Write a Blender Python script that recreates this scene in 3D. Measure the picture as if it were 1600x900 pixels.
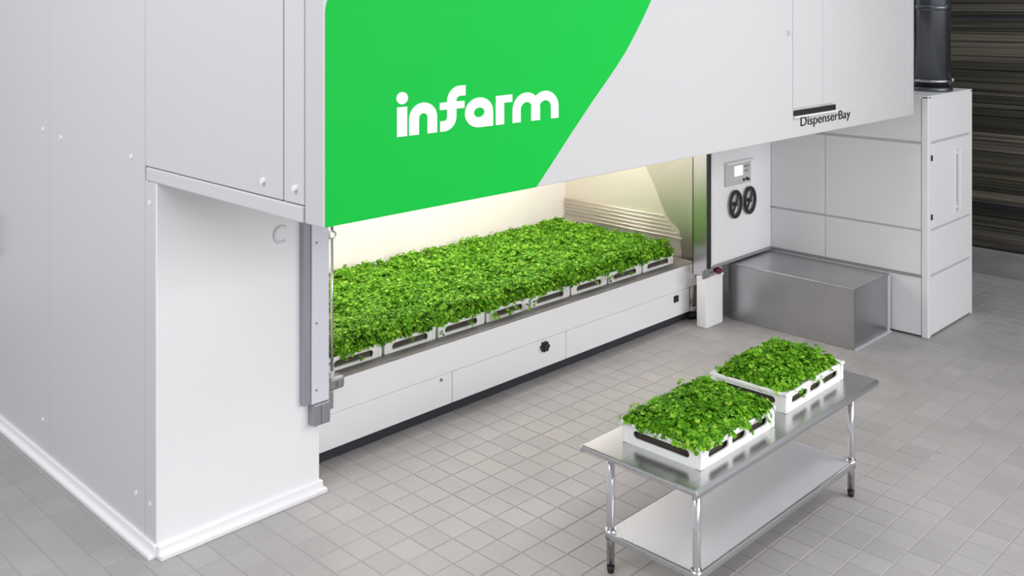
import bpy, bmesh, math, random
from mathutils import Vector, Matrix
for o in list(bpy.data.objects): bpy.data.objects.remove(o)
scene = bpy.context.scene
COL = scene.collection
R = math.radians

# ------------------------------------------------------------------ camera
CAM = Vector((-2.963, -6.16, 3.6)); FPX = 1543.8; ANG = 44.536
cd = bpy.data.cameras.new('camera'); cam = bpy.data.objects.new('camera', cd); COL.objects.link(cam)
cam.location = CAM; cam.rotation_euler = (R(90), 0, R(ANG - 90))
cd.sensor_width = 36; cd.lens = FPX / 1600 * 36; cd.shift_y = -442 / 1600
cd.clip_start = .05; cd.clip_end = 200
scene.camera = cam

# ------------------------------------------------------------------ light
w = bpy.data.worlds.new('world'); scene.world = w; w.use_nodes = True
bg = w.node_tree.nodes['Background']; bg.inputs[0].default_value = (.93, .95, 1, 1); bg.inputs[1].default_value = .59
def area(name, loc, target, size, size_y, power, col=(1, 1, 1)):
    l = bpy.data.lights.new(name, 'AREA'); l.shape = 'RECTANGLE'; l.size = size; l.size_y = size_y
    l.energy = power; l.color = col
    o = bpy.data.objects.new(name, l); COL.objects.link(o); o.location = loc
    o.rotation_euler = (Vector(target) - Vector(loc)).to_track_quat('-Z', 'Y').to_euler()
    return o
area('added_key_light', (4.2, -13, 5.2), (3.4, 0, 1.0), 12, 4, 830, (1, .98, .98))  # unseen key light, added to brighten slab, front panel and bed evenly
area('hall_lamp_overhead', (6.2, -6.2, 6.8), (1.6, -2.2, 0), 1.6, 1.6, 46, (1, .98, .98)).data.spread = R(85)
area('added_side_fill', (-5.5, -1.5, 8), (-.8, .4, 0), 6, 4, 450, (1, 1, 1))  # unseen fill, added to lift the left side wall and nearby floor
vs = scene.view_settings
vs.view_transform = 'Standard'; vs.look = 'None'; vs.gamma = 1; vs.exposure = 0; vs.use_curve_mapping = False

# ------------------------------------------------------------------ materials
def mat(name, col, rough=.5, metal=0, spec=None, coat=0, bump=None, var=None, emis=None):
    m = bpy.data.materials.new(name); m.use_nodes = True
    nt = m.node_tree; b = nt.nodes['Principled BSDF']
    b.inputs['Base Color'].default_value = (*col, 1); b.inputs['Roughness'].default_value = rough
    b.inputs['Metallic'].default_value = metal
    if spec is not None: b.inputs['Specular IOR Level'].default_value = spec
    if coat: b.inputs['Coat Weight'].default_value = coat
    if emis: b.inputs['Emission Color'].default_value = (*emis[0], 1); b.inputs['Emission Strength'].default_value = emis[1]
    if var:                                    # (scale vector, amount): streaks or mottling
        tc = nt.nodes.new('ShaderNodeTexCoord'); mp = nt.nodes.new('ShaderNodeMapping'); nz = nt.nodes.new('ShaderNodeTexNoise')
        mp.inputs['Scale'].default_value = var[0]; nz.inputs['Scale'].default_value = 1; nz.inputs['Detail'].default_value = 4
        nt.links.new(tc.outputs['Object'], mp.inputs[0]); nt.links.new(mp.outputs[0], nz.inputs['Vector'])
        mr = nt.nodes.new('ShaderNodeMapRange'); mr.inputs['From Min'].default_value = .3; mr.inputs['From Max'].default_value = .7
        mr.inputs['To Min'].default_value = 1 - var[1]; mr.inputs['To Max'].default_value = 1 + var[1]
        nt.links.new(nz.outputs['Fac'], mr.inputs['Value'])
        mx = nt.nodes.new('ShaderNodeVectorMath'); mx.operation = 'SCALE'; mx.inputs[0].default_value = col
        nt.links.new(mr.outputs[0], mx.inputs['Scale']); nt.links.new(mx.outputs[0], b.inputs['Base Color'])
    if bump:                                   # (axis, scale, strength): fine vertical profiling of the sheet
        tc = nt.nodes.new('ShaderNodeTexCoord'); wv = nt.nodes.new('ShaderNodeTexWave')
        wv.bands_direction = bump[0]; wv.inputs['Scale'].default_value = bump[1]
        bp = nt.nodes.new('ShaderNodeBump'); bp.inputs['Strength'].default_value = bump[2]; bp.inputs['Distance'].default_value = .01
        nt.links.new(tc.outputs['Object'], wv.inputs['Vector']); nt.links.new(wv.outputs['Fac'], bp.inputs['Height'])
        nt.links.new(bp.outputs[0], b.inputs['Normal'])
    return m
M = {}
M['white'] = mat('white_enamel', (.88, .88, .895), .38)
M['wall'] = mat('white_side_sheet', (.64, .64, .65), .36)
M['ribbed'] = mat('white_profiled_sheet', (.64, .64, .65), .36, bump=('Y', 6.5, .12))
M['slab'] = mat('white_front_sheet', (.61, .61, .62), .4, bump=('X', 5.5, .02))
M['plastic'] = mat('white_plastic', (.88, .88, .87), .35)
M['lavender'] = mat('pale_anodised', (.76, .76, .84), .4, .1)
M['green'] = mat('green_vinyl', (.002, .52, .055), .6, spec=.2)
M['print'] = mat('white_vinyl', (.92, .93, .93), .5, spec=.2)
M['black'] = mat('black_plastic', (.018, .018, .02), .45)
M['kick'] = mat('black_kick', (.035, .033, .042), .55)
M['grey'] = mat('grey_metal', (.32, .33, .35), .4, .5)
M['midgrey'] = mat('grey_seal', (.30, .30, .31), .55)
M['rail'] = mat('grey_rail', (.36, .35, .40), .35, .4)
M['ledge'] = mat('brown_grey_steel', (.19, .182, .18), .5, .2, var=((3, 30, 30), .25))
M['steel'] = mat('brushed_steel', (.60, .60, .61), .24, 1, var=((2, 60, 60), .08))
M['chrome'] = mat('polished_steel', (.72, .72, .74), .14, 1)
M['shelf'] = mat('galvanised_shelf', (.68, .69, .73), .42, .5, var=((1, 1, 1), .05))
M['galv'] = mat('galvanised_sheet', (.47, .475, .49), .3, 1, var=((3, 3, 3), .05))
M['satin'] = mat('satin_liner', (.80, .76, .68), .42, .75)
M['mirror'] = mat('polished_liner', (.60, .575, .52), .36, 1)
M['cream'] = mat('cream_liner', (.88, .83, .79), .6)
M['duct'] = mat('dark_duct', (.16, .17, .19), .28, .9)
M['cab'] = mat('service_cabinet_white', (.78, .78, .80), .45)
M['seam'] = mat('cabinet_seam', (.50, .50, .51), .6)
M['panelgrey'] = mat('instrument_grey', (.55, .55, .56), .5)
M['cabframe'] = mat('service_cabinet_frame', (.78, .78, .79), .4)
M['display'] = mat('lit_screen', (.9, .9, .9), .4, emis=((.95, .98, 1), 1.2))
M['red'] = mat('dark_red_plastic', (.14, .015, .03), .4)
M['soil'] = mat('dark_substrate', (.07, .06, .045), .9)
M['olivebox'] = mat('olive_print', (.28, .28, .18), .6)
M['led'] = mat('grow_light_diffuser', (1, 1, 1), .5, emis=((1, .92, .87), 14))
M['concrete'] = mat('kerb_concrete', (.25, .25, .25), .8, var=((2, 2, 6), .15))
M['grout'] = mat('floor_grout', (.345, .334, .33), .8)
# floor tiles: a slight change of shade from tile to tile
TU, TV, U0, V0 = .2, .225, .71, -.30
m = mat('stone_tile', (.40, .385, .37), .5); nt = m.node_tree; b = nt.nodes['Principled BSDF']
ge = nt.nodes.new('ShaderNodeNewGeometry')
sb = nt.nodes.new('ShaderNodeVectorMath'); sb.operation = 'SUBTRACT'; sb.inputs[1].default_value = (U0, V0, 0)
dv = nt.nodes.new('ShaderNodeVectorMath'); dv.operation = 'DIVIDE'; dv.inputs[1].default_value = (TU, TV, 100)
fl = nt.nodes.new('ShaderNodeVectorMath'); fl.operation = 'FLOOR'
wn = nt.nodes.new('ShaderNodeTexWhiteNoise'); wn.noise_dimensions = '2D'
nz = nt.nodes.new('ShaderNodeTexNoise'); nz.inputs['Scale'].default_value = 1.3; nz.inputs['Detail'].default_value = 5
n2 = nt.nodes.new('ShaderNodeTexNoise'); n2.inputs['Scale'].default_value = 38; n2.inputs['Detail'].default_value = 3
L = nt.links.new
L(ge.outputs['Position'], sb.inputs[0]); L(sb.outputs[0], dv.inputs[0]); L(dv.outputs[0], fl.inputs[0]); L(fl.outputs[0], wn.inputs['Vector'])
L(ge.outputs['Position'], nz.inputs['Vector']); L(ge.outputs['Position'], n2.inputs['Vector'])
def madd(x, k, prev):
    n = nt.nodes.new('ShaderNodeMath'); n.operation = 'MULTIPLY_ADD'; L(x, n.inputs[0]); n.inputs[1].default_value = k
    if isinstance(prev, float): n.inputs[2].default_value = prev
    else: L(prev, n.inputs[2])
    return n.outputs[0]
s = madd(wn.outputs['Value'], .10, .71); s = madd(nz.outputs['Fac'], .34, s); s = madd(n2.outputs['Fac'], .12, s)
sc = nt.nodes.new('ShaderNodeVectorMath'); sc.operation = 'SCALE'; sc.inputs[0].default_value = (.375, .362, .358)
L(s, sc.inputs['Scale']); L(sc.outputs[0], b.inputs['Base Color']); M['tile'] = m
# leaves: colour differs from leaf to leaf, light passes through
def leafmat(name, c0, c1, c2):
    m = bpy.data.materials.new(name); m.use_nodes = True; nt = m.node_tree; b = nt.nodes['Principled BSDF']
    g = nt.nodes.new('ShaderNodeNewGeometry'); cr = nt.nodes.new('ShaderNodeValToRGB')
    cr.color_ramp.elements[0].color = (*c0, 1); cr.color_ramp.elements[1].color = (*c2, 1)
    e = cr.color_ramp.elements.new(.55); e.color = (*c1, 1)
    nt.links.new(g.outputs['Random Per Island'], cr.inputs[0]); nt.links.new(cr.outputs[0], b.inputs['Base Color'])
    b.inputs['Roughness'].default_value = .55; b.inputs['Specular IOR Level'].default_value = .25
    tr = nt.nodes.new('ShaderNodeBsdfTranslucent'); mx = nt.nodes.new('ShaderNodeMixShader'); mx.inputs[0].default_value = .35
    nt.links.new(cr.outputs[0], tr.inputs[0]); nt.links.new(b.outputs[0], mx.inputs[1]); nt.links.new(tr.outputs[0], mx.inputs[2])
    nt.links.new(mx.outputs[0], nt.nodes['Material Output'].inputs[0]); return m
M['leaf'] = leafmat('herb_leaf', (.055, .22, .004), (.165, .48, .010), (.40, .70, .06))
M['stem'] = mat('herb_stem', (.22, .38, .08), .6)

# ------------------------------------------------------------------ helpers
def wloc(o):
    v = Vector((0, 0, 0))
    while o is not None: v += o.location; o = o.parent
    return v
def tag(o, label=None, cat=None, group=None, kind=None):
    if label: o['label'] = label
    if cat: o['category'] = cat
    if group: o['group'] = group
    if kind: o['kind'] = kind
    return o
def thing(name, loc, label, cat, group=None):
    o = bpy.data.objects.new(name, None); COL.objects.link(o); o.location = loc; o.empty_display_size = .1
    return tag(o, label, cat, group)
def finish(name, bm, material, parent=None, smooth=False):
    if parent is not None: bmesh.ops.translate(bm, verts=bm.verts, vec=-wloc(parent))
    me = bpy.data.meshes.new(name); bm.to_mesh(me); bm.free()
    me.materials.append(M[material] if isinstance(material, str) else material)
    if smooth:
        for p in me.polygons: p.use_smooth = True
    o = bpy.data.objects.new(name, me); COL.objects.link(o)
    if parent is not None: o.parent = parent
    return o
def abox(bm, lo, hi, bev=0):
    lo = Vector(lo); hi = Vector(hi)
    r = bmesh.ops.create_cube(bm, size=1)
    vs_ = r['verts']
    for v in vs_: v.co = Vector(((lo[i] + hi[i]) / 2 + v.co[i] * (hi[i] - lo[i]) for i in range(3)))
    if bev:
        es = list({e for v in vs_ for e in v.link_edges})
        bmesh.ops.bevel(bm, geom=es, offset=bev, segments=2, affect='EDGES', profile=.5)
def box(name, lo, hi, material, parent=None, bev=.004):
    bm = bmesh.new(); abox(bm, lo, hi, bev); return finish(name, bm, material, parent)
def acyl(bm, p, q, r, n=20, r2=None, caps=True):
    p = Vector(p); q = Vector(q); d = q - p
    rot = d.to_track_quat('Z', 'Y').to_matrix().to_4x4()
    bmesh.ops.create_cone(bm, cap_ends=caps, segments=n, radius1=r, radius2=r if r2 is None else r2, depth=d.length,
                          matrix=Matrix.Translation((p + q) / 2) @ rot)
def smooth_sides(o):
    for p in o.data.polygons: p.use_smooth = len(p.vertices) == 4
def cyl(name, p, q, r, material, parent=None, n=20, r2=None):
    bm = bmesh.new(); acyl(bm, p, q, r, n, r2); o = finish(name, bm, material, parent); smooth_sides(o); return o
def poly_extrude(name, pts, depth_vec, material, parent=None):
    """closed 3-D outline pulled along depth_vec"""
    bm = bmesh.new(); vs_ = [bm.verts.new(p) for p in pts]
    f = bm.faces.new(vs_); r = bmesh.ops.extrude_face_region(bm, geom=[f])
    bmesh.ops.translate(bm, verts=[g for g in r['geom'] if isinstance(g, bmesh.types.BMVert)], vec=depth_vec)
    bmesh.ops.recalc_face_normals(bm, faces=bm.faces)
    return finish(name, bm, material, parent)
def torus(bm, c, R0, r, axis='Y', n=36, k=10, a0=0, a1=2 * math.pi):
    full = abs(a1 - a0 - 2 * math.pi) < 1e-6; cnt = n if full else n + 1
    rings = []
    for i in range(cnt):
        a = a0 + (a1 - a0) * i / n; ring = []
        for j in range(k):
            bt = 2 * math.pi * j / k; rr = R0 + r * math.cos(bt); h = r * math.sin(bt)
            x, y = rr * math.cos(a), rr * math.sin(a)
            co = (c[0] + x, c[1] + h, c[2] + y) if axis == 'Y' else ((c[0] + x, c[1] + y, c[2] + h) if axis == 'Z' else (c[0] + h, c[1] + x, c[2] + y))
            ring.append(bm.verts.new(co))
        rings.append(ring)
    for i in range(n):
        A = rings[i]; B = rings[(i + 1) % cnt]
        for j in range(k): bm.faces.new((A[j], A[(j + 1) % k], B[(j + 1) % k], B[j]))
    if not full: bm.faces.new(rings[0]); bm.faces.new(rings[-1][::-1])
    bmesh.ops.recalc_face_normals(bm, faces=bm.faces)

# ------------------------------------------------------------------ the setting: floor of tiles, dark wall
def struct(o): o['kind'] = 'structure'; return o
floor = struct(box('floor', (-4.5, -7.5, -.06), (10.9, 6.5, -.004), 'grout', None, 0))
floor['label'] = 'grey hall floor of small square stone tiles'
cp, sp = math.cos(R(ANG)), math.sin(R(ANG))
def project(p):
    d = Vector(p) - CAM; X = d.x * sp - d.y * cp; Z = d.x * cp + d.y * sp
    if Z < .3: return None
    return 800 + FPX * X / Z, 8 - FPX * d.z / Z, Z
cand = []
for i in range(-26, 51):
    for j in range(-32, 30):
        x0, y0 = U0 + i * TU, V0 + j * TV
        cx, cy = x0 + TU / 2, y0 + TV / 2
        if cx > 10.75 or cy > 6.3: continue
        if cx > .12 and cy > .6 and cx < 9: continue          # under the machine
        if 7.9 < cx < 9 and cy > -1.75: continue              # under the service cabinet
        p = project((cx, cy, 0)); ar = 0
        if p and -20 < p[0] < 1620 and 0 < p[1] < 920:
            hid = (cx > -.02 and cy > .0 and (cx < 1.3 or cy > .38)) or (cx > 7.72 and cx < 9.06 and cy > -1.9) or (cx > 6.85 and cx < 7.8 and cy > -1.5) or (cx < 0 and False)
            q = (cx + 0, cy + 0)
            if not hid: ar = 1 / p[2] ** 3
        cand.append((ar, x0, y0))
cand.sort(reverse=True)
bm = bmesh.new(); G = .0045
abox(bm, (-TU / 2 + G, -TV / 2 + G, -.012), (TU / 2 - G, TV / 2 - G, 0), 0)
tmesh = bpy.data.meshes.new('tile'); top_edges = [e for e in bm.edges if all(v.co.z > -.001 for v in e.verts)]
bmesh.ops.bevel(bm, geom=top_edges, offset=.003, segments=1, affect='EDGES')
bm.to_mesh(tmesh); tverts = [v.co.copy() for v in bm.verts]; tfaces = [[v.index for v in f.verts] for f in bm.faces]; bm.free()
tmesh.materials.append(M['tile'])
rnd = random.Random(4)
for k, (ar, x0, y0) in enumerate(cand[:300]):
    o = bpy.data.objects.new('tile', tmesh); COL.objects.link(o); o.parent = floor
    o.location = (x0 + TU / 2, y0 + TV / 2, rnd.uniform(-.0012, .0002))
V, Fc = [], []
for ar, x0, y0 in cand[300:]:
    b0 = len(V); c = Vector((x0 + TU / 2, y0 + TV / 2, rnd.uniform(-.0012, .0002)))
    V += [v + c for v in tverts]; Fc += [[b0 + i for i in f] for f in tfaces]
me = bpy.data.meshes.new('tile_field'); me.from_pydata(V, [], Fc); me.materials.append(M['tile'])
o = bpy.data.objects.new('tile_field', me); COL.objects.link(o); o.parent = floor; o['kind'] = 'stuff'

wall_r = struct(box('wall_right', (10.98, -7.5, -.05), (11.2, 6.5, 5.4), 'kick', None, 0))
wall_r['label'] = 'dark wall of stacked horizontal boards behind the machine'
kerb = box('kerb', (10.9, -7.5, -.05), (10.99, 6.5, .33), 'concrete', wall_r, .01)
rnd = random.Random(11); z = .36
shade = [(.040, .037, .024), (.052, .048, .033), (.030, .028, .018), (.090, .082, .062), (.044, .041, .028), (.022, .020, .013), (.064, .060, .044)]
pm = [mat('board_%d' % i, c, .7, var=((5, .35, 28), .85)) for i, c in enumerate(shade)]
k = 0
while z < 5.3:
    h = rnd.uniform(.05, .22); gap = rnd.uniform(.002, .010)
    if abs(z - .84) < .08 and k < 6: gap = .05
    if abs(z - 3.28) < .08: gap = .045
    dpt = rnd.uniform(0, .02)
    box('board', (10.93 + dpt, -7.5, z), (10.985, 6.5, min(z + h, 5.38)), pm[rnd.randrange(7)], wall_r, .006)
    z += h + gap; k += 1

# ------------------------------------------------------------------ the farm unit
farm = thing('vertical_farm_unit', (0, 0, 0), 'large white vertical farm unit with overhanging upper storey and green logo front', 'machine')
VF = -1.872; ZO = 2.443; UE = 7.44; ZT = 5.0
# left side wall: tall vertical panels
def wallpanel(v0, v1, z0, z1):
    return box('side_panel', (0, v0 + .004, z0), (.10, v1 - .004, z1), 'wall', farm, .006)
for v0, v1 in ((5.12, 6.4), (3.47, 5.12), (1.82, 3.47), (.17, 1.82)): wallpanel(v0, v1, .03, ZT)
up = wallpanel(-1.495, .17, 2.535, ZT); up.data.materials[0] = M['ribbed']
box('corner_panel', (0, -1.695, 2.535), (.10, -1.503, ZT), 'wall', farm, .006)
box('side_core', (.03, 0.03, .0), (.12, 6.4, ZT - .02), 'midgrey', farm, 0)
box('upper_core', (.03, -1.70, 2.46), (.12, .1, ZT - .02), 'midgrey', farm, 0)
box('corner_post', (-.002, .012, .03), (.10, .166, 2.44), 'wall', farm, .006)
box('eave_trim', (-.010, -1.695, ZO), (.05, .135, 2.53), 'wall', farm, .008)
for v, zz in ((1.592, 2.59), (.377, 2.572), (1.95, 2.62), (.30, .32), (1.95, .33), (.09, .32), (.10, 2.30), (-1.62, 2.62), (-1.30, 2.62)):
    cyl('screw', (-.006 - (.012 if zz > 2.44 and v < .13 else 0), v, zz), (.01, v, zz), .016, 'white', farm, 12)
bm = bmesh.new(); abox(bm, (-.06, 2.93, 1.44), (-.035, 2.99, 1.81), .008); abox(bm, (-.05, 2.94, 1.47), (.005, 2.98, 1.5)); abox(bm, (-.05, 2.94, 1.75), (.005, 2.98, 1.78))
finish('pull_handle', bm, 'grey', farm)
box('skirting', (-.055, -.0, 0), (.02, 6.4, .028), 'white', farm, .004)
box('skirting', (-.022, .0, .024), (.02, 6.4, .085), 'white', farm, .004)
box('skirting', (.0, -.065, 0), (1.29, .01, .03), 'white', farm, .004)
box('skirting', (.0, -.028, .028), (1.275, .01, .08), 'white', farm, .004)
# lower front: white panel left of the opening
box('front_panel', (.0, 0, .03), (1.26, .10, ZO), 'white', farm, .006)
bm = bmesh.new(); torus(bm, (.93, -.012, 1.955), .055, .011, 'Y', 24, 8, R(60), R(300)); hd = finish('ring_pull', bm, 'cab', farm, True)
cyl('ring_base', (.93, -.008, 1.955), (.93, .004, 1.955), .05, 'white', farm, 20)
rail = box('guide_rail', (1.088, -.055, .684), (1.147, .0, ZO), 'rail', farm, .004)
strip = box('guide_cover', (1.152, -.065, .68), (1.302, -.0, ZO), 'lavender', farm, .006)
for zz in (1.86, 1.27, .78): cyl('screw', (1.19, -.069, zz), (1.19, -.06, zz), .009, 'grey', strip, 10)
br = box('rail_bracket', (1.16, -.08, .52), (1.304, .01, .678), 'grey', farm, .008)
box('bracket_web', (1.225, -.092, .535), (1.24, -.075, .665), 'rail', br, .002)
# soffit and inner lining of the growing chamber
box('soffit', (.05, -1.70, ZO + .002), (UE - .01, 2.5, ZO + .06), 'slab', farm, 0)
box('chamber_back', (1.20, 2.39, .45), (6.72, 2.45, ZO), 'cream', farm, 0)
box('chamber_side', (1.14, .10, .10), (1.20, 2.39, ZO), 'cream', farm, 0)
box('chamber_floor', (1.20, .45, .02), (6.72, 2.39, .05), 'kick', farm, 0)
box('steel_liner', (6.72, .12, .10), (6.76, 2.39, ZO), 'satin', farm, 0)
pts = [(6.715, .12, .62), (6.715, .56, .62), (6.715, .60, .955), (6.715, .72, 1.03), (6.715, .80, 1.12), (6.715, .87, 1.25), (6.715, .96, 1.43), (6.715, 1.08, 1.63), (6.715, 1.50, 2.43), (6.715, .12, 2.43)]
poly_extrude('polished_liner', pts, (.004, 0, 0), 'mirror', farm)
for i in range(6):
    zz = .86 + i * .045
    cyl('drip_line', (6.69, .55 + .05 * i, zz), (6.69, 2.385, zz), .011, 'satin', farm, 8)
# jamb between the chamber and the control cabinet
box('steel_jamb', (6.40, .012, .57), (6.425, .20, ZO), 'steel', farm, .002)
box('jamb_return', (6.40, .185, .57), (6.72, .20, ZO), 'steel', farm, .002)
box('jamb_plate', (6.305, -.006, .565), (6.44, .012, .665), 'grey', farm, .003)
box('black_gasket', (6.405, -.012, .66), (6.455, .012, ZO), 'black', farm, .003)
# upper storey
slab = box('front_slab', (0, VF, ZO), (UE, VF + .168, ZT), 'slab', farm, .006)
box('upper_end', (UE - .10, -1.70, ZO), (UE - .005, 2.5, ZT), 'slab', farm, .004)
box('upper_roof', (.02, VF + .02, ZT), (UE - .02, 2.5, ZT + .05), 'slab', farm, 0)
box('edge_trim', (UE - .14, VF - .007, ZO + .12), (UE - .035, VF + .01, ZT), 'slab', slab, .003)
# green field of the front
gp = [(.012, ZO + .002)]
n = 10
gp += [(1.613, ZO + .002), (1.764, 2.583), (1.945, 2.752), (2.175, 2.959), (2.300, 3.065), (2.420, 3.170), (2.530, 3.275), (2.626, 3.383), (2.732, 3.51), (2.83, 3.642), (2.86, 3.69)]
for i in range(n + 1):
    a = R(90 + 90 * i / n); gp.append((.112 + .10 * math.cos(a), 3.56 + .13 * math.sin(a)))
gf = poly_extrude('green_field', [(x, VF - .0025, zz) for x, zz in gp], (0, .004, 0), 'green', slab)
# lettering: thick strokes, stretched a little sideways as on the machine
SX = 1.2; LX = .484; LZ = 2.870; WD = .060; XH = .178
def strokes(name, lines, discs=()):
    bm = bmesh.new(); y0, y1 = VF - .006, VF + .001
    def face_up(quads_front, y0):
        cache = {}
        def vt(p, y):
            key = (round(p[0], 6), round(p[1], 6), y)
            if key not in cache: cache[key] = bm.verts.new((LX + p[0] * SX, y, LZ + p[1]))
            return cache[key]
        cnt = {}
        for q in quads_front:
            bm.faces.new([vt(p, y0) for p in q])
            for i in range(len(q)):
                a, c = q[i], q[(i + 1) % len(q)]; ka = (round(a[0], 6), round(a[1], 6)); kc = (round(c[0], 6), round(c[1], 6))
                cnt.setdefault(frozenset((ka, kc)), []).append((a, c))
        for e in cnt.values():
            if len(e) == 1:
                a, c = e[0]; bm.faces.new((vt(a, y0), vt(a, y1), vt(c, y1), vt(c, y0)))
    lift = 0
    for ln in lines:
        wd = WD
        if isinstance(ln, tuple): ln, wd = ln
        nP = len(ln); side = []; closed = (Vector(ln[0]) - Vector(ln[-1])).length < 1e-5
        for i in range(nP):
            p = Vector(ln[i]); d0 = (p - Vector(ln[i - 1])).normalized() if i else None
            d1 = (Vector(ln[i + 1]) - p).normalized() if i < nP - 1 else None
            if closed and d0 is None: d0 = (p - Vector(ln[-2])).normalized()
            if closed and d1 is None: d1 = (Vector(ln[1]) - p).normalized()
            if d0 is None: d0 = d1
            if d1 is None: d1 = d0
            t = (d0 + d1).normalized(); nn = Vector((-t.y, t.x)); k = wd / 2 / max(.5, nn.dot(Vector((-d0.y, d0.x))))
            side.append((tuple(p + nn * k), tuple(p - nn * k)))
        face_up([[side[i][0], side[i + 1][0], side[i + 1][1], side[i][1]] for i in range(nP - 1)], y0 - lift); lift += .0008
    for (x, zz, rx, rz) in discs: face_up([[(x + rx * math.cos(2 * math.pi * i / 24), zz + rz * math.sin(2 * math.pi * i / 24)) for i in range(24)]], y0 - lift)
    bmesh.ops.recalc_face_normals(bm, faces=bm.faces)
    return finish(name, bm, 'print', slab)
def arc(cx, cz, r, a0, a1, n=14, rz=None):
    rz = r if rz is None else rz
    return [(cx + r * math.cos(R(a0 + (a1 - a0) * i / n)), cz + rz * math.sin(R(a0 + (a1 - a0) * i / n))) for i in range(n + 1)]
h = WD / 2
def U(u): return (u - LX) / SX
strokes('letter_i', [[(h, 0), (h, XH - .014)]], [(h, .213, .034, .034)])
def arch(uL, uR, top=XH):
    xl, xr = U(uL) + h, U(uR) - h; r = (xr - xl) / 2
    return [(xl, 0)] + arc((xl + xr) / 2, top - h - r, r, 180, 0) + [(xr, 0)]
strokes('letter_n', [arch(.570, .777)])
xs = U(.890)
strokes('letter_f', [[(U(.800), h)] + arc(xs - .05, h + .05, .05, -90, 0, 8) + arc(xs + .055, .228 - .055, .055, 180, 90, 8) + [(U(.999), .228)], ([(U(.797), .146), (U(.990), .146)], .042)])
xc = U(1.110); rr = (U(1.226) - U(.994)) / 2 - h
strokes('letter_a', [arc(xc, XH / 2, rr, 0, 360, 32, XH / 2 - h), ([(U(1.226) - h, XH / 2), (U(1.226) - h, 0)], WD), ([(xc, h * .8), (U(1.226) - .01, h * .8)], WD * .8)])
strokes('letter_r', [[(U(1.249) + h, 0), (U(1.249) + h, XH)], ([(U(1.249), XH - .023), (U(1.392), XH - .023)], .046)])
strokes('letter_m', [arch(1.395, 1.644, XH + .004), arch(1.562, 1.819, XH + .004)])
# dispenser hatch, its slot and caption
hatch = box('dispenser_hatch', (4.87, VF - .010, 2.70), (5.62, VF + .01, ZT), 'slab', slab, .004)
box('hatch_rib', (5.40, VF - .018, 2.70), (5.60, VF, ZT), 'slab', slab, .004)
box('dispenser_slot', (4.885, VF - .014, 2.628), (5.655, VF + .01, 2.682), 'black', slab, .004)
box('slot_lip', (4.88, VF - .03, 2.618), (5.68, VF + .005, 2.632), 'white', slab, .003)
box('hatch_latch', (4.785, VF - .010, 3.345), (4.830, VF + .005, 3.380), 'seam', slab, .004)
tcu = bpy.data.curves.new('caption', 'FONT'); tcu.body = 'DispenserBay'; tcu.size = .118; tcu.extrude = .001
to = bpy.data.objects.new('caption_tmp', tcu); COL.objects.link(to)
me = bpy.data.meshes.new_from_object(to.evaluated_get(bpy.context.evaluated_depsgraph_get())); bpy.data.objects.remove(to)
xs_ = [v.co.x for v in me.vertices]; fx = .955 / (max(xs_) - min(xs_)); x0 = min(xs_)
for v in me.vertices: v.co = Vector((5.012 + (v.co.x - x0) * fx, VF - .004 - v.co.z, 2.535 + v.co.y))
me.materials.clear(); me.materials.append(M['black'])
o = bpy.data.objects.new('caption', me); COL.objects.link(o); o.parent = slab
# grow lights under the chamber ceiling
for i in range(4):
    y = .62 + i * .47
    g = box('grow_light', (1.5, y - .07, 2.385), (6.4, y + .07, ZO + .002), 'grey', farm, .006)
    box('diffuser', (1.52, y - .055, 2.365), (6.38, y + .055, 2.39), 'led', g, .003)

# ------------------------------------------------------------------ growing bed
bed = thing('growing_bed', (4, .32, 0), 'long white growing bed in the chamber opening, on black kick plate', 'planter bed')
YB = .317
box('apron', (1.40, YB, .375), (6.675, YB + .03, .634), 'white', bed, .004)
def latch_panel(u0, u1):
    return box('lower_panel', (u0 + .003, YB + .002, .098), (u1 - .003, YB + .03, .371), 'white', bed, .005)
p1 = latch_panel(1.40, 2.872); p2 = latch_panel(2.872, 4.387); p3 = latch_panel(4.387, 6.52)
box('backing', (1.42, YB + .032, .09), (6.50, YB + .05, .60), 'midgrey', bed, 0)
kn = cyl('screw', (2.74, YB - .008, .335), (2.74, YB + .004, .335), .014, 'grey', p1, 12)
bm = bmesh.new()
for i in range(6):
    a = i * math.pi / 3; acyl(bm, (4.06 + .038 * math.cos(a), YB - .03, .303 + .034 * math.sin(a)), (4.06 + .038 * math.cos(a), YB + .002, .303 + .034 * math.sin(a)), .018, 10)
acyl(bm, (4.06, YB - .04, .303), (4.06, YB + .002, .303), .036, 16); finish('latch_knob', bm, 'black', p2)
box('latch', (6.205, YB - .014, .262), (6.285, YB + .004, .335), 'black', p3, .006)
box('kick_plate', (1.27, .365, -.004), (6.62, .40, .10), 'kick', bed, 0)
box('ledge', (1.40, YB + .002, .60), (6.66, 2.36, .640), 'ledge', bed, .003)
box('end_plate', (6.62, YB - .012, .46), (6.675, YB + .02, .60), 'grey', bed, .004)
ft = cyl('foot', (6.60, .36, .10), (6.60, .36, .42), .035, 'chrome', bed, 16)
cyl('foot_collar', (6.60, .36, .06), (6.60, .36, .14), .06, 'steel', bed, 16)
cyl('foot_pad', (6.60, .36, -.003), (6.60, .36, .065), .075, 'black', bed, 16)
bm = bmesh.new(); abox(bm, (1.57, YB - .03, .565), (1.70, YB + .06, .665), .02); acyl(bm, (1.64, YB - .045, .61), (1.64, YB - .02, .61), .022, 14); finish('corner_bracket', bm, 'grey', bed)
box('end_clip', (1.545, YB - .03, .43), (1.59, YB + .005, .575), 'grey', bed, .006)

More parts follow.
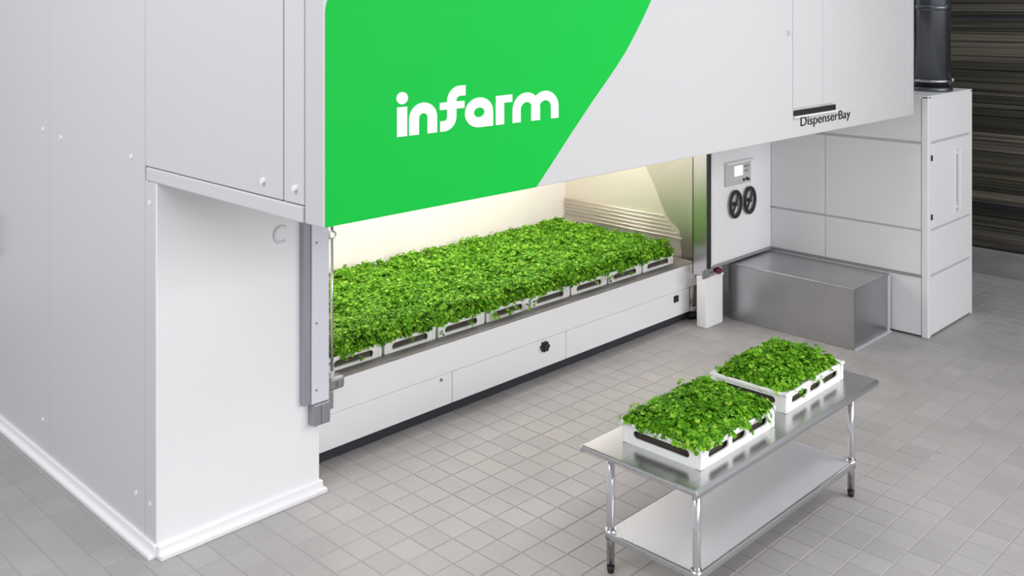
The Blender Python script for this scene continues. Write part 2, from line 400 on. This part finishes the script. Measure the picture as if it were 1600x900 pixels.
rod = thing('lifting_rod', (1.583, .30, .665), 'thin steel lifting rod with an eye, at left front corner of growing bed', 'rod')
cyl('shaft', (1.583, .30, .665), (1.583, .30, 1.77), .012, 'steel', rod, 12)
bm = bmesh.new(); torus(bm, (1.583, .30, 1.795), .03, .011, 'Y', 20, 8); finish('eye', bm, 'chrome', rod, True)
cyl('hanger', (1.583, .30, 1.82), (1.583, .30, ZO + .003), .012, 'steel', rod, 12)
box('turnbuckle', (1.566, .284, .665), (1.60, .316, .72), 'shelf', rod, .006)

# ------------------------------------------------------------------ control cabinet, post, galvanised box, service cabinet
cc = thing('control_cabinet', (7.1, 0, .665), 'white control cabinet with lit display and two black handwheels', 'cabinet')
box('body', (6.43, .0, .665), (7.765, .18, ZO), 'white', cc, .005)
box('door', (6.475, -.010, .70), (7.62, .004, ZO - .02), 'white', cc, .005)
box('bottom_seal', (6.50, -.016, .655), (7.765, .012, .685), 'midgrey', cc, .003)
pn = box('instrument_panel', (6.72, -.030, 1.53), (7.27, -.004, 1.79), 'panelgrey', cc, .008)
box('hood', (6.70, -.07, 1.785), (7.28, -.004, 1.81), 'cabframe', pn, .004)
box('display', (6.91, -.038, 1.635), (7.075, -.026, 1.745), 'display', pn, .004)
box('indicator', (7.115, -.036, 1.715), (7.215, -.026, 1.738), 'olivebox', pn, .003)
box('indicator', (7.125, -.036, 1.665), (7.20, -.026, 1.685), 'olivebox', pn, .003)
for x, zz, r in ((7.10, 1.575, .017), (7.165, 1.58, .02), (7.205, 1.57, .015)): cyl('button', (x, -.042, zz), (x, -.026, zz), r, 'black', pn, 12)
for x, zz in ((6.912, 1.318), (7.218, 1.322)):
    bm = bmesh.new(); torus(bm, (x, -.045, zz), .110, .019, 'Y', 36, 10)
    for v in bm.verts: v.co.z = zz + (v.co.z - zz) * 1.28
    hw = finish('handwheel', bm, 'black', cc, True); hw['label'] = 'black ring handwheel with diagonal spoke'
    bm = bmesh.new(); d = Vector((.068, 0, .105)); acyl(bm, Vector((x, -.045, zz)) - d, Vector((x, -.045, zz)) + d, .014, 10); finish('spoke', bm, 'black', hw)
    cyl('hub', (x, -.06, zz), (x, -.009, zz), .022, 'black', hw, 16)

post = thing('kick_post', (6.55, .06, 0), 'short white post between growing bed and galvanised box', 'post')
box('shaft', (6.375, .0, .0), (6.715, .13, .555), 'white', post, .012)
box('cap', (6.37, -.006, .54), (6.72, .13, .567), 'white', post, .006)
vl = thing('valve', (6.60, -.0, .567), 'small dark red valve on top of the short white post', 'valve')
cyl('body', (6.60, .03, .567), (6.60, .03, .62), .03, 'white', vl, 14)
cyl('knob', (6.60, -.035, .612), (6.60, .03, .612), .038, 'red', vl, 14)
cyl('nut', (6.665, .03, .61), (6.70, .03, .61), .028, 'plastic', vl, 8); cyl('stub', (6.60, .03, .61), (6.668, .03, .61), .014, 'steel', vl, 10)

gb = thing('galvanised_box', (7.3, -.75, 0), 'low galvanised sheet metal box against white service cabinet', 'duct box')
B0, B1, BU0, BU1, BZ = -1.484, -.006, 6.874, 7.72, .64
box('side_sheet', (BU0, B0 + .004, .0), (BU0 + .02, B1, BZ - .004), 'galv', gb, .002)
box('top_sheet', (BU0, B0, BZ - .012), (BU1, B1, BZ), 'galv', gb, .003)
box('end_sheet', (BU0 + .021, B0, .0), (BU1 - .05, B0 + .02, BZ - .013), 'galv', gb, .002)
box('end_flange', (BU1 - .048, B0 - .012, .0), (BU1, B0 + .02, BZ - .013), 'shelf', gb, .003)
box('foot_flange', (BU0 - .004, B0 - .03, .0), (BU1, B0 - .001, .022), 'shelf', gb, .003)
box('back_sheet', (BU1 - .02, B0 + .021, .0), (BU1, B1, BZ - .013), 'galv', gb, 0)

sc_ = thing('service_cabinet', (8.4, -.95, 0), 'white panelled service cabinet at the right end of the farm unit', 'cabinet')
S0, S1, SV, ST = 7.77, 9.04, -1.888, 2.615
box('core', (S0 + .012, SV + .012, .02), (S1 - .02, .60, ST - .02), 'seam', sc_, 0)
for (z0, z1) in ((.02, .645), (.675, 1.145), (1.17, 2.09), (2.12, ST - .02)):
    for (v0, v1) in ((SV + .075, -.708), (-.702, .16)):
        box('side_panel', (S0, v0, z0), (S0 + .03, v1, z1), 'cab', sc_, .004)
    fp = box('front_panel', (S0 + .075, SV, z0), (S1 - .05, SV + .03, z1), 'cab', sc_, .004)
    if z0 == 1.17: door = fp; fp.name = 'front_door'
bm = bmesh.new(); abox(bm, (8.575, SV - .045, 1.27), (8.60, SV - .025, 1.975), .006); abox(bm, (8.578, SV - .03, 1.30), (8.597, SV + .002, 1.33)); abox(bm, (8.578, SV - .03, 1.915), (8.597, SV + .002, 1.945)); finish('handle', bm, 'cabframe', door)
for zz in (1.94, 1.30): box('hinge', (7.842, SV - .012, zz - .03), (7.875, SV + .002, zz + .03), 'black', door, .003)
box('corner_post', (S0 - .006, SV - .006, .0), (S0 + .07, SV + .07, ST), 'cabframe', sc_, .01)
box('corner_post', (S1 - .045, SV - .006, .0), (S1, SV + .05, ST), 'cabframe', sc_, .006)
box('top_rail', (S0 - .006, SV - .006, ST - .025), (S1, .6, ST + .005), 'cabframe', sc_, .004)
box('side_seal', (S0 - .010, SV + .072, .648), (S0 + .02, -.012, .672), 'midgrey', sc_, .002)

dt = thing('exhaust_duct', (8.5, -1.65, ST + .005), 'dark grey round exhaust duct rising from service cabinet top', 'duct')
cyl('pipe', (8.5, -1.65, ST + .04), (8.5, -1.65, 5.2), .19, 'duct', dt, 40)
cyl('base_flange', (8.5, -1.65, ST + .004), (8.5, -1.65, ST + .05), .215, 'duct', dt, 40)
cyl('collar', (8.5, -1.65, ST + .11), (8.5, -1.65, ST + .135), .205, 'steel', dt, 40)
cyl('collar', (8.5, -1.65, 3.54), (8.5, -1.65, 3.60), .2, 'duct', dt, 40)
cyl('bolt', (8.665, -1.81, ST + .105), (8.665, -1.81, ST + .145), .018, 'chrome', dt, 8)

# ------------------------------------------------------------------ herbs and trays
def wall_slots(L, H, T, slots):
    """upright plate in XZ, x in 0..L, with rounded slots cut through it"""
    bm = bmesh.new(); edges = []
    def loop(pts):
        v = [bm.verts.new((x, 0, zz)) for x, zz in pts]
        for i in range(len(v)): edges.append(bm.edges.new((v[i], v[(i + 1) % len(v)])))
    loop([(0, 0), (L, 0), (L, H), (0, H)])
    for (x0, x1, z0, z1) in slots:
        r = (z1 - z0) / 2
        loop(arc(x1 - r, z0 + r, r, -90, 90, 6) + arc(x0 + r, z0 + r, r, 90, 270, 6))
    bmesh.ops.triangle_fill(bm, use_beauty=True, use_dissolve=False, edges=edges)
    r = bmesh.ops.extrude_face_region(bm, geom=list(bm.faces))
    bmesh.ops.translate(bm, verts=[g for g in r['geom'] if isinstance(g, bmesh.types.BMVert)], vec=(0, T, 0))
    bmesh.ops.recalc_face_normals(bm, faces=bm.faces)
    return bm
def tray_mesh(L, W, H):
    """crate: L along x, W along y, slotted walls, rim and floor; centred, base at z = 0"""
    out = bmesh.new(); T = .012
    def put(bm, mtx):
        bm.transform(mtx); me = bpy.data.meshes.new('tmp'); bm.to_mesh(me); bm.free(); out.from_mesh(me); bpy.data.meshes.remove(me)
    hs = (.012, H - .036) if H < .13 else (.045, H - .042)
    if L > .7: sl = [(.085, L / 2 - .12, *hs), (L / 2 - .08, L / 2 + .08, *hs), (L / 2 + .12, L - .085, *hs)]
    else: sl = [(.08, L - .08, *hs)]
    sw = [(.08, W - .08, *hs)] if W < .7 else [(.07, W / 2 - .12, *hs), (W / 2 - .08, W / 2 + .08, *hs), (W / 2 + .12, W - .07, *hs)]
    put(wall_slots(L, H, T, sl), Matrix.Translation((-L / 2, -W / 2, 0)))
    put(wall_slots(L, H, T, sl), Matrix.Translation((-L / 2, W / 2 - T, 0)))
    put(wall_slots(W, H, T, sw), Matrix.Translation((-L / 2 + T, -W / 2, 0)) @ Matrix.Rotation(R(90), 4, 'Z'))
    put(wall_slots(W, H, T, sw), Matrix.Translation((L / 2, -W / 2, 0)) @ Matrix.Rotation(R(90), 4, 'Z'))
    abox(out, (-L / 2 + .01, -W / 2 + .01, .002), (L / 2 - .01, W / 2 - .01, .018))
    e = .012
    for lo, hi in (((-L / 2 - e, -W / 2 - e, H - .022), (L / 2 + e, -W / 2 + .014, H)), ((-L / 2 - e, W / 2 - .014, H - .022), (L / 2 + e, W / 2 + e, H)),
                   ((-L / 2 - e, -W / 2, H - .022), (-L / 2 + .014, W / 2, H)), ((L / 2 - .014, -W / 2, H - .022), (L / 2 + e, W / 2, H))): abox(out, lo, hi, .004)
    for sx in (-1, 1):
        for sy in (-1, 1):
            abox(out, (sx * L / 2 - .035 if sx > 0 else -L / 2 - .006, sy * W / 2 - .035 if sy > 0 else -W / 2 - .006, 0),
                 (sx * L / 2 + .006 if sx > 0 else -L / 2 + .035, sy * W / 2 + .006 if sy > 0 else -W / 2 + .035, H), .006)
    me = bpy.data.meshes.new('crate'); out.to_mesh(me); out.free(); me.materials.append(M['plastic']); return me
def soil_mesh(L, W, H):
    bm = bmesh.new(); abox(bm, (-L / 2 + .03, -W / 2 + .03, .02), (L / 2 - .03, W / 2 - .03, H - .02), .004)
    me = bpy.data.meshes.new('substrate'); bm.to_mesh(me); bm.free(); me.materials.append(M['soil']); return me
LEAF = [(0, 0), (.30, .22), (.52, .20), (.50, .42), (.82, .34), (1, 0)]        # half outline of a lobed leaflet
def foliage_mesh(L, W, z0, height, count, seed, spill=.05, size=.036, ragged=0, dome=.06, rim=.45):
    rn = random.Random(seed); V, Fc, S = [], [], []
    ph = [rn.uniform(0, 6.28) for _ in range(6)]
    def top(x, y):
        ex = (L / 2 + spill - abs(x)) / dome; ey = (W / 2 + spill - abs(y)) / dome
        e = max(0, min(1, ex, ey)); e = e * (2 - e)
        nzv = .5 + .28 * math.sin(9 * x + ph[0]) * math.sin(11 * y + ph[1]) + .22 * math.sin(23 * x + ph[2] + 5 * y) * math.sin(19 * y + ph[3])
        return z0 + .012 + (rim + (1 - rim) * e) * height * (.66 + .40 * nzv)
    def leaf(c, d, up, s):
        sd = d.cross(up).normalized(); b0 = len(V); droop = rn.uniform(.1, .5)
        pts = []
        for (t, wv) in LEAF: pts.append((t, wv))
        mid = [c + d * (s * t) - up * (s * droop * t * t) for t in (0, .45, 1)]
        V.extend(mid)
        left = [c + d * (s * t) + sd * (s * wv) + up * (s * (.15 * wv - droop * t * t)) for t, wv in LEAF[1:-1]]
        right = [c + d * (s * t) - sd * (s * wv) + up * (s * (.15 * wv - droop * t * t)) for t, wv in LEAF[1:-1]]
        V.extend(left); V.extend(right)
        l, r = b0 + 3, b0 + 3 + len(left)
        Fc.append((b0, b0 + 1, l + 1, l)); Fc.append((b0 + 1, b0 + 2, l + 3, l + 2)); Fc.append((b0 + 1, l + 2, l + 1))
        Fc.append((b0, r, r + 1, b0 + 1)); Fc.append((b0 + 1, r + 2, r + 3, b0 + 2)); Fc.append((b0 + 1, r + 1, r + 2))
    for k in range(count):
        x = rn.uniform(-L / 2 - spill, L / 2 + spill); y = rn.uniform(-W / 2 - spill, W / 2 + spill)
        if rn.random() < .18:
            if rn.random() < L / (L + W): y = rn.choice((-1, 1)) * (W / 2 + spill * rn.uniform(.1, 1))
            else: x = rn.choice((-1, 1)) * (L / 2 + spill * rn.uniform(.1, 1))
        t = top(x, y); zz = t - (rn.random() ** 2) * .07 + rn.uniform(-.01, .018)
        if ragged and rn.random() < .05:
            x *= 1 + ragged * rn.random(); y *= 1 + ragged * rn.random(); zz += rn.uniform(-.01, .035)
        if abs(x) > L / 2 - .015 or abs(y) > W / 2 - .015: zz = rn.uniform(z0 + .005, t)
        if ragged and rn.random() < .012 and abs(y) > W / 2 - .05: zz = z0 - rn.uniform(.0, .07); y = math.copysign(W / 2 + .06, y)
        c = Vector((x, y, zz))
        out = Vector((x / (L / 2), y / (W / 2), 0)); edge = max(abs(out.x), abs(out.y))
        up = (Vector((rn.gauss(0, .35), rn.gauss(0, .35), 1)) + out * (max(0, edge - .8) * 3.0)).normalized()
        a = rn.uniform(0, 6.28); base = Vector((math.cos(a), math.sin(a), 0)); base = (base - up * base.dot(up)).normalized()
        s = size * rn.uniform(.7, 1.25)
        for q in (-1, 0, 1):
            d = (Matrix.Rotation(q * 1.25 + rn.uniform(-.2, .2), 3, up) @ base).normalized(); leaf(c + d * s * .12, d, up, s * (1 if q == 0 else .85))
        if k % 3 == 0: S.append((Vector((x * .9, y * .88, z0 - .03)), c))
    me = bpy.data.meshes.new('foliage'); me.from_pydata(V, [], Fc); me.materials.append(M['leaf'])
    for p in me.polygons: p.use_smooth = True
    SV_, SF = [], []
    for p, q in S:
        b0 = len(SV_); r = .0022
        for e in (p, q):
            for a in (0, 2.09, 4.19): SV_.append(e + Vector((r * math.cos(a), r * math.sin(a), 0)))
        for i in range(3): SF.append((b0 + i, b0 + (i + 1) % 3, b0 + 3 + (i + 1) % 3, b0 + 3 + i))
    ms = bpy.data.meshes.new('stems'); ms.from_pydata(SV_, [], SF); ms.materials.append(M['stem'])
    return me, ms
def child(name, me, parent, rz=0, kind=None):
    o = bpy.data.objects.new(name, me); COL.objects.link(o); o.parent = parent; o.rotation_euler = (0, 0, rz)
    if kind: o['kind'] = kind
    return o
def tray(loc, rz, meshes, fl_rz, label, group, name):
    t = thing(name, loc, label, 'tray', group); t.rotation_euler = (0, 0, rz)
    child('crate', meshes[0], t); child('substrate', meshes[1], t)
    child('foliage', meshes[2][0], t, fl_rz, 'stuff'); child('stems', meshes[2][1], t, fl_rz, 'stuff')
    return t
# in the bed: eight columns, two rows deep
PITCH = .60; BL, BW, BH = .56, .865, .115
cr = tray_mesh(BL, BW, BH); so = soil_mesh(BL, BW, BH)
fol = [foliage_mesh(BL, BW, BH, .15, 1500, 20 + i, .016, .040, .03) for i in range(4)]
nth = ['first', 'second', 'third', 'fourth', 'fifth', 'sixth', 'seventh', 'eighth']
for r in range(2):
    for c in range(8):
        lab = 'white tray of green herbs on growing bed, %s row, %s from the left' % (('front', 'rear')[r], nth[c])
        tray((1.62 + PITCH * (c + .5), .47 + BW / 2 + r * .89, .640), 0, (cr, so, fol[(c * 3 + r * 2 + c // 3) % 4]), math.pi * ((c + r) % 2), lab, 'herb trays on the growing bed', 'herb_tray')

# ------------------------------------------------------------------ steel work table and its two trays
TT = .83
tb = thing('work_table', (2.97, -2.53, 0), 'stainless steel work table with undershelf standing on the tiled floor', 'table')
X0, X1, Y0, Y1 = 1.775, 4.16, -2.965, -2.10
top = box('table_top', (X0, Y0, TT - .035), (X1, Y1, TT), 'steel', tb, .012)
box('edge_roll', (X0, Y0 - .006, TT - .05), (X1, Y0 + .028, TT - .008), 'steel', top, .012)
box('edge_roll', (X0, Y1 - .028, TT - .05), (X1, Y1 + .006, TT - .008), 'steel', top, .012)
legs = [(1.95, -2.85), (1.95, -2.205), (3.945, -2.85), (3.945, -2.205)]
for x, y in legs:
    lg = cyl('leg', (x, y, .04), (x, y, TT - .03), .025, 'chrome', tb, 20)
    cyl('foot', (x, y, 0), (x, y, .045), .02, 'black', lg, 14, .027)
    cyl('gusset', (x, y, TT - .085), (x, y, TT - .032), .034, 'steel', lg, 20)
    cyl('shelf_clamp', (x, y, .215), (x, y, .275), .034, 'steel', lg, 20)
sh = box('undershelf', (1.925, -2.875, .238), (3.97, -2.18, .258), 'shelf', tb, .004)
box('shelf_edge', (1.925, -2.88, .215), (3.97, -2.855, .262), 'steel', sh, .01)
box('shelf_edge', (1.92, -2.875, .215), (1.945, -2.18, .262), 'steel', sh, .01)
TL, TW, TH = .86, .58, .135
cr2 = tray_mesh(TL, TW, TH); so2 = soil_mesh(TL, TW, TH)
fa = foliage_mesh(TL - .06, TW - .06, TH, .085, 1800, 71, .03, .042, .15, .2, .12); fb = foliage_mesh(TL - .10, TW - .06, TH, .10, 1600, 83, .0, .042, .10, .2, .12)
tray((2.44, -2.545, TT), R(0.5), (cr2, so2, fa), 0, 'white tray of green herbs at the near end of the steel table', 'herb trays on the table', 'herb_tray')
tray((3.535, -2.49, TT), R(1), (cr2, so2, fb), 0, 'white tray of green herbs at the far end of the steel table', 'herb trays on the table', 'herb_tray')
